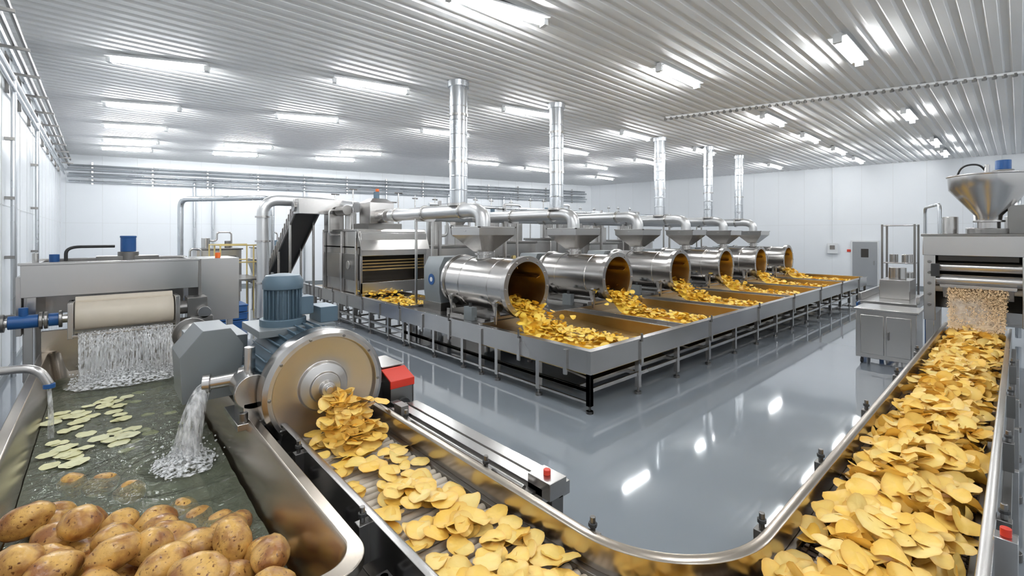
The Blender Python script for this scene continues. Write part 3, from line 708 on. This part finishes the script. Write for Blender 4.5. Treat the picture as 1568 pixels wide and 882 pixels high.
b.tube(P,Rr,STREAM,n=20); b.tube(P,[r*.65 for r in Rr],STREAM,n=14)
for i in range(620):
    a=random.uniform(0,6.28); rr=abs(random.gauss(0,.11)); blob(b,(-4.38+rr*math.cos(a),.44+rr*math.sin(a),WZ+.02+abs(random.gauss(0,.06))*(1-rr)),random.uniform(.003,.010),FOAM)
froth(b,-4.38,.40,.20,.28,.09)
b.tube([(-5.18,1.74,1.1),(-5.17,1.74,.9),(-5.17,1.74,WZ)],[.015,.018,.022],STREAM,n=10)
b.done('water_pouring_stream',ang=0)

# ------------------------------------------------------------ slicing machine
b=B(); cx,cz=-3.51,1.18; R=.47
b.rev((cx,-.14,cz),(0,1,0),[(R*.93,0),(R,.02),(R,.16),(R*.97,.20),(R*.6,.24),(.3,.26)],STEELB,64,False,True)
b.rev((cx,-.14,cz),(0,1,0),[(R*.93,0),(R*.86,.0),(R*.85,.05),(R*.80,.055),(R*.55,.10),(R*.42,.10),(R*.40,.07),(R*.26,.05),(R*.25,.03),(.06,.02),(.055,-.03),(.03,-.035),(.028,-.05),(.001,-.05)],DISC,64)
for i in range(10):
    a=i*2*pi/10; b.cyl((cx+R*.9*math.cos(a),-.15,cz+R*.9*math.sin(a)),(cx+R*.9*math.cos(a),-.135,cz+R*.9*math.sin(a)),.012,STEELD,n=8)
b.rev((cx,.10,cz),(0,1,0),[(.36,0),(.40,.02),(.40,.72),(.34,.82),(.1,.84)],BLUEG,36,True,True)
for i in range(36):
    a=i*2*pi/36; b.obox((cx+.415*math.cos(a),.46,cz+.415*math.sin(a)),(.05,.58,.012),(0,-a,0),BLUEG)
b.prism([(-4.36,1.02),(-3.95,1.02),(-3.92,1.45),(-4.02,1.60),(-4.22,1.60),(-4.38,1.40)],'y',.72,1.25,GREY)
b.box(-4.25,-3.8,1.15,1.8,1.05,1.45,GREY); b.cyl((-4.1,1.75,1.3),(-4.1,2.3,1.3),.14,STEEL); b.cyl((-4.1,2.3,1.3),(-4.1,2.36,1.3),.18,STEELD); b.cyl((-4.1,2.36,1.3),(-4.1,2.9,1.2),.09,STEEL)
mx,my=-3.63,.62
b.cyl((mx,my,1.58),(mx,my,1.66),.19,BLUEG); b.cyl((mx,my,1.62),(mx,my,1.93),.13,BLUEG,n=32)
for i in range(24):
    a=i*2*pi/24; b.obox((mx+.14*math.cos(a),my+.14*math.sin(a),1.785),(.035,.008,.26),(0,0,a),BLUEG)
b.rev((mx,my,1.92),(0,0,1),[(.165,0),(.168,.07),(.14,.12),(.05,.135)],BLUEG,32,True,True); b.box(mx+.12,mx+.24,my-.08,my+.08,1.68,1.84,BLUEG)
b.box(-3.88,-3.25,.38,1.0,1.54,1.60,GREY); b.box(-3.36,-3.2,.45,.75,1.6,1.74,BLUEG)
b.box(-4.0,-3.1,.05,1.4,.62,.80,STEELD); b.box(-3.98,-3.9,.0,1.4,.0,.7,STEEL); b.box(-3.2,-3.1,.05,.15,0,.7,STEEL); b.box(-3.2,-3.1,1.3,1.4,0,.7,STEEL)
b.box(-3.9,-3.2,.3,1.2,.78,.86,STEELD)
b.cyl((-4.22,.50,1.22),(-3.98,.42,1.24),.05,STEEL,r1=.055); b.cyl((-4.25,.51,1.22),(-4.20,.495,1.22),.075,STEEL); b.cyl((-4.02,.43,1.24),(-3.96,.41,1.24),.085,STEEL)
b.cyl((-3.98,.16,1.20),(-3.98,.42,1.20),.11,STEEL,n=28); b.cyl((-3.98,.10,1.20),(-3.98,.16,1.20),.13,STEEL,n=28); b.cyl((-3.96,.33,1.30),(-3.96,.33,1.5),.04,STEEL)
b.box(-4.05,-3.92,.10,.42,.98,1.12,STEEL); b.box(-4.1,-3.85,.05,.55,.94,.99,STEEL); b.cyl((-4.05,.1,.98),(-4.05,.1,1.06),.03,STEELD); b.cyl((-3.9,.08,.98),(-3.9,.08,1.08),.025,BLACK)
# side guard box with red cover
b.prism([(-.05,.60),(.50,.60),(.50,1.17),(.20,1.17),(-.05,1.08)],'x',-2.92,-2.70,STEELD)
b.prism([(-.05,.62),(.50,.62),(.50,1.15),(.20,1.15),(-.05,1.06)],'x',-2.695,-2.685,STEEL)
b.prism([(-.07,1.02),(-.05,1.02),(-.05,1.08),(.12,1.145),(.12,1.16),(-.07,1.09)],'x',-2.93,-2.69,RED)
b.box(-2.92,-2.70,.12,.5,1.165,1.18,STEEL)
b.cyl((-2.81,-.05,.86),(-2.81,-.09,.86),.07,BLACK,n=20); b.cyl((-2.81,-.09,.86),(-2.81,-.11,.86),.03,STEEL,n=16); b.box(-3.1,-2.92,.1,.5,.8,1.05,STEELD)
b.box(-2.9,-2.7,0,.5,0,.6,STEEL); b.cyl((-3.1,.3,1.1),(-2.92,.3,1.1),.05,STEELD)
b.done('potato_slicing_machine',.005)

# ------------------------------------------------------------ chip conveyor with a 90-degree bend
CXc,CYc=-2.5,-2.4; BZ=.82
def path(s):
    L1=2.30; Ra=.97; La=Ra*pi/2
    if s<L1: return (-3.47,-.10-s,0,-1)
    s-=L1
    if s<La:
        a=s/Ra; return (CXc-Ra*math.cos(a),CYc-Ra*math.sin(a),math.sin(a),-math.cos(a))
    s-=La
    return (CXc+s,CYc-Ra,1,0)
L1=2.30; LA=.97*pi/2; LT=L1+LA+7.9
def off(s,o):
    x,y,dx,dy=path(s); return (x-dy*o, y+dx*o)
ss=[0,.6,1.2,1.8,2.3]+[2.3+LA*i/20 for i in range(1,21)]+[2.3+LA+7.9*i/10 for i in range(1,11)]
b=B()
def sweep(b,prof,mat,ss=ss):
    vs=[];fs=[];m=len(prof)
    for s in ss:
        for (o,z) in prof:
            p=off(s,o); vs.append((p[0],p[1],z))
    for j in range(len(ss)-1):
        for i in range(m): fs.append((j*m+i,j*m+(i+1)%m,(j+1)*m+(i+1)%m,(j+1)*m+i))
    fs.append(tuple(range(m))); fs.append(tuple((len(ss)-1)*m+i for i in range(m)))
    b.add(vs,fs,mat)
for sg in (1,-1):
    def P(l): return [(sg*o,z) for o,z in l]
    sweep(b,P([(.325,.74),(.325,.97),(.34,.98),(.375,.98),(.375,.62),(.345,.62)]),WARMREFL if sg==1 else STEEL)
    sweep(b,P([(.375,.60),(.375,.68),(.42,.68),(.42,.60)]),STEELD)
    sweep(b,P([(.29,.80),(.29,.84),(.325,.84),(.325,.80)]),STEELD)
sweep(b,[(-.32,.75),(-.32,.77),(.32,.77),(.32,.75)],MESHB)
s=0.03
while s<L1+.35:
    a=off(s,-.29); c=off(s,.29); b.cyl((*a,BZ-.02),(*c,BZ-.02),.026,CREAM,n=12); s+=.066
while s<LT:
    a=off(s,-.29); c=off(s,.29); b.cyl((*a,BZ-.015),(*c,BZ-.015),.013,MESHB,n=6)
    if s<6.8:
        for k in range(9):
            o=-.27+.0675*k; p=off(s+(.01 if k%2 else -.01),o); b.obox((p[0],p[1],BZ-.005),(.028,.022,.02),(0,0,math.atan2(path(s)[3],path(s)[2])),CREAM if k%2 else MESHB)
    s+=.045
for s in [.3,1.3,2.2,3.0,4.3,5.4,6.5,7.6,8.7,9.8,11.0]:
    for sg in (1,-1):
        p=off(s,sg*.42); b.box(p[0]-.03,p[0]+.03,p[1]-.03,p[1]+.03,.05,.66,STEEL); b.cyl((p[0],p[1],0),(p[0],p[1],.06),.05,STEELD,n=12)
    a=off(s,.42);c=off(s,-.42); b.beam((*a,.35),(*c,.35),.04,.04,STEEL)
for s in [.5,1.5,2.35,3.9,4.9,6.2,7.6,9.0]:
    for sg in (1,-1):
        p=off(s,sg*.40); b.box(p[0]-.03,p[0]+.03,p[1]-.03,p[1]+.03,.75,.95,STEELD); b.cyl((p[0],p[1],.95),(p[0],p[1],1.03),.014,STEELD,n=8); b.cyl((p[0],p[1],.98),(p[0],p[1],1.0),.022,BLACK,n=8)
p=off(4.6,-.41); b.box(p[0]-.04,p[0]+.04,p[1]-.04,p[1]+.04,.8,1.0,STEEL); b.cyl((*p,1.0),(*p,1.04),.02,RED)
b.box(-2.98,-2.90,-2.0,-.15,.86,.95,STEEL); b.box(-2.90,-2.80,-2.0,-.15,.72,.90,STEELD); b.box(-3.09,-2.98,-1.95,-.2,.90,.92,STEELD); b.box(-2.84,-2.74,-2.0,-.2,.84,.92,STEEL)
b.cyl((-3.03,-1.9,.935),(-3.03,-.3,.935),.018,STEEL,n=12); b.box(-2.98,-2.84,-2.06,-1.88,.90,1.0,STEEL); b.cyl((-2.91,-1.97,1.0),(-2.91,-1.97,1.03),.022,RED,n=14); b.box(-3.06,-2.99,-.5,-.38,.9,1.02,STEELD)
for y in (-1.9,-1.1,-.3): b.box(-2.9,-2.84,y-.03,y+.03,0,.75,STEEL); b.box(-3.08,-2.86,y-.03,y+.03,.68,.74,STEEL)
for y in (-1.9,-1.3,-.7): b.box(-3.95,-3.84,y-.04,y+.04,.60,.70,STEEL); b.cyl((-3.90,y,.55),(-3.90,y,.86),.022,STEEL,n=10); b.box(-3.93,-3.87,y-.03,y+.03,.80,.86,BLACK)
b.done('chip_conveyor',.003)
ch=Chips()
for i in range(215):
    s=random.uniform(.05,L1+.5); w=.25 if s>.5 else .18
    o=random.gauss(0,.14); o=max(-w,min(w,o)); p=off(s,o)
    h=max(0,.10-.10*s) if s<1 else 0
    ch.chip((p[0],p[1],BZ+.025+random.random()*(.055+.5*h)*(1-abs(o)/.4)),random.uniform(.062,.088),.22,3,18,curl=.26)
for i in range(105):
    t=random.random(); ch.chip((-3.42+random.gauss(0,.06+.06*t)-.03*t,-.20-.34*t,1.14-.26*t+random.uniform(-.03,.03)),random.uniform(.055,.078),.7,3,16,curl=.3)
for i in range(1900):
    s=random.uniform(L1+.3,LT-.1); o=max(-.26,min(.26,random.gauss(0,.14))); p=off(s,o)
    ramp=min(1,max(.25,(s-L1)/2.2)); z=BZ+.02+random.random()*.20*ramp*(1-(abs(o)/.34)**2)
    if s<L1+1.2 and random.random()<.4: continue
    ch.chip((p[0],p[1],z),random.uniform(.058,.082),.55,3,16 if s<7 else 10,curl=.42)
cc=ch.done('potato_chip_stream',CHIP)
b=B()
sweep(b,[(-.27,.80),(-.2,.86),(0,.91),(.2,.86),(.27,.80)],CHIP,[L1+LA+1.2+6.6*i/8 for i in range(9)]); o=b.done('stream_core',ang=0); parent(o,cc)

# ------------------------------------------------------------ seasoning dispenser over conveyor
b=B(); X0,X1=5.0,6.1; ya,yb=-2.86,-3.92
for y in (ya,yb):
    b.box(X0,X1,y-.05,y+.05,1.12,2.1,STEEL)
    for x in (X0+.06,X1-.06): b.box(x-.05,x+.05,y-.05,y+.05,0,1.15,STEEL)
    b.box(X0-.03,X0,y-.07,y+.07,1.05,2.38,STEEL)
    b.box(X0,X1,y-.03,y+.03,.3,.36,STEEL)
b.box(X0-.05,X1,yb-.08,ya+.08,2.08,2.40,STEEL); b.box(X0-.07,X1+.02,yb-.1,ya+.1,2.38,2.42,STEELD); b.box(X0+.55,X0+.6,yb,ya,1.2,2.1,DARK)
b.cyl((X0+.12,yb,1.90),(X0+.12,ya,1.90),.08,STEEL,n=24); b.cyl((X0+.10,yb,1.70),(X0+.10,ya,1.70),.09,STEEL,n=24); b.cyl((X0+.15,yb,1.55),(X0+.15,ya,1.55),.05,CREAM,n=20)
b.box(X0-.03,X0+.0,yb+.1,ya-.1,2.0,2.08,DARK); b.box(X0-.04,X0+.12,yb+.12,ya-.12,1.58,1.63,STEEL); b.prism([(X0-.02,1.60),(X0+.3,1.60),(X0+.22,1.42),(X0+.08,1.42)],'y',yb+.15,ya-.15,STEEL)
for i in range(5): b.cyl((X0-.06,ya+.0,1.3+.17*i),(X0-.02,ya,1.3+.17*i),.025,STEELD,n=10)
b.box(X0-.08,X0-.02,ya-.12,ya-.02,1.75,1.95,BLACK)
hx,hyy=5.45,-3.5
b.cyl((hx,hyy,2.42),(hx,hyy,2.50),.24,STEELD,n=28); b.cyl((hx,hyy,2.5),(hx,hyy,2.62),.13,STEEL,n=28); b.rev((hx,hyy,2.6),(0,0,1),[(.18,0),(.18,.03)],STEEL,28,True,True)
b.rev((hx,hyy,2.6),(0,0,1),[(.14,.0),(.15,.10),(.46,.52),(.47,.72),(.49,.72),(.49,.74),(.45,.74),(.44,.54),(.13,.12)],STEEL,48)
b.cyl((hx,hyy+.02,3.25),(hx,hyy+.02,3.5),.03,STEEL); b.box(hx-.45,hx+.45,hyy-.03,hyy+.03,3.30,3.34,STEEL)
b.cyl((hx+.2,hyy-.15,3.34),(hx+.2,hyy-.15,3.42),.12,STEELD); b.cyl((hx+.2,hyy-.15,3.42),(hx+.2,hyy-.15,3.57),.09,BLUE); b.tube([(hx+.1,hyy,3.34),(hx-.05,hyy+.1,3.52),(hx-.1,hyy+.3,3.5),(hx,hyy+.4,3.2)],.014,BLACK,fr=.1)
b.box(hx-.1,hx+.5,hyy-.5,hyy-.2,2.42,2.85,STEELD); b.cyl((hx+.2,hyy+.45,2.42),(hx+.2,hyy+.45,2.7),.1,STEEL)
b.tube([(X0+.2,ya-.1,2.42),(X0+.2,ya-.1,2.9),(X0+1.4,ya+.2,2.9),(X0+1.4,ya+.2,2.3)],.025,GALV,fr=.12)
b.done('seasoning_dispenser',.006)
b=B()
for i in range(7500):
    t=random.random()**.8; y=-3.39+random.uniform(-.32,.32)*(1-.1*t)+random.gauss(0,.01); x=4.96-.35*t*t+random.gauss(0,.03+.05*t); z=1.58-.56*t+random.gauss(0,.01); r=random.uniform(.004,.0095)
    vs=[(x+r,y,z),(x-r*.6,y+r,z-r*.5),(x-r*.6,y-r,z-r*.5),(x,y,z+r*1.6)]; b.add(vs,[(0,1,2),(0,1,3),(1,2,3),(0,2,3)],CRUMB)
b.done('falling_seasoning_powder',ang=0,recalc=False)
# drifting steam: a few curved wisps standing across the belt, soft-edged
b=B(); at=[]
for (x,yo,z,w,h,ph) in [(4.86,.0,1.20,.42,.30,0),(4.62,.05,1.14,.40,.26,3),(4.35,-.04,1.10,.36,.20,6),(4.74,.10,1.30,.30,.28,9)]:
    vs=[];fs=[];n1=20
    for j in range(n1+1):
        for i in range(n1+1):
            u=-1+2*i/n1; v=-1+2*j/n1
            vs.append((x+.10*noise.noise(Vector((u*1.5,v*1.5,ph)))-.12*v,-3.38+yo+u*w,z+v*h)); at.append(min(1,math.hypot(u,v)))
    for j in range(n1):
        for i in range(n1): fs.append((j*(n1+1)+i,j*(n1+1)+i+1,(j+1)*(n1+1)+i+1,(j+1)*(n1+1)+i))
    b.add(vs,fs,STEAM)
b.done('steam_cloud',ang=0,recalc=False,attr=at)
# floor cabinet
b=B(); b.box(5.75,6.5,-2.62,-1.75,.12,1.0,STEEL); b.box(5.72,6.53,-2.65,-1.72,1.0,1.04,STEEL); b.box(5.73,5.75,-2.55,-2.2,.2,.92,STEEL); b.box(5.73,5.75,-2.17,-1.82,.2,.92,STEEL)
b.box(5.70,5.73,-2.25,-2.22,.5,.65,STEELD)
for x in (5.83,6.42):
    for y in (-2.54,-1.83): b.cyl((x,y,.06),(x,y,.13),.02,STEELD,n=8); b.cyl((x,y-.02,.05),(x,y+.02,.05),.05,BLACK,n=14)
b.done('steel_floor_cabinet',.01)
b=B(); b.box(6.9,8.9,-2.5,-1.6,.95,1.05,STEEL); b.box(6.9,8.9,-2.53,-2.48,1.05,1.2,STEEL); b.box(6.9,8.9,-1.62,-1.57,1.05,1.2,STEEL)
for x in (7,8.8):
    for y in (-2.45,-1.65): b.box(x-.04,x+.04,y-.04,y+.04,0,.95,BLUE)
b.box(7,8.8,-2.0,-1.95,.3,.36,BLUE); b.box(6.9,8.9,-1.56,-1.53,.9,1.0,BLUE)
b.box(7.6,8.4,-2.3,-1.8,1.05,1.45,STEEL); b.cyl((8.0,-2.05,1.45),(8.0,-2.05,1.7),.15,STEEL); b.done('discharge_table',.008)
b=B()
for x in (11.7,12.4):
    for y in (-1.9,-1.2): b.box(x-.025,x+.025,y-.025,y+.025,0,2.7,STEELD)
for z in (.4,1.0,1.6,2.65): b.box(11.7,12.4,-1.9,-1.2,z,z+.03,STEEL)
for (x,y) in ((11.9,-1.7),(12.1,-1.4),(12.25,-1.7)): b.cyl((x,y,1.03),(x,y,1.35),.12,STEEL); b.cyl((x,y,1.63),(x,y,1.85),.1,STEEL)
b.done('steel_rack',.006)
for (x,y,z) in ((13.2,-3.0,2.0),(9.6,-3.8,2.2)):
    b=B()
    b.box(x-.5,x+.5,y-.5,y+.5,.5,z,STEEL); b.box(x-.55,x+.55,y-.55,y+.55,z,z+.06,STEELD); b.cyl((x,y,z),(x,y,z+.6),.2,STEEL); b.tube([(x,y,z+.5),(x,y,z+1.0),(x+.8,y,z+1.0),(x+.8,y,.1)],.05,GALV,fr=.2)
    for sx in (-.45,.45):
        for sy in (-.45,.45): b.box(x+sx-.03,x+sx+.03,y+sy-.03,y+sy+.03,0,.5,STEEL)
    b.done('packaging_machine',.01)

# ------------------------------------------------------------ view
sc=bpy.context.scene
w=bpy.data.worlds.new('world'); sc.world=w; w.use_nodes=True; w.node_tree.nodes['Background'].inputs[0].default_value=(.8,.85,.9,1); w.node_tree.nodes['Background'].inputs[1].default_value=.3
sc.view_settings.view_transform='Standard'
sc.view_settings.exposure=0.16
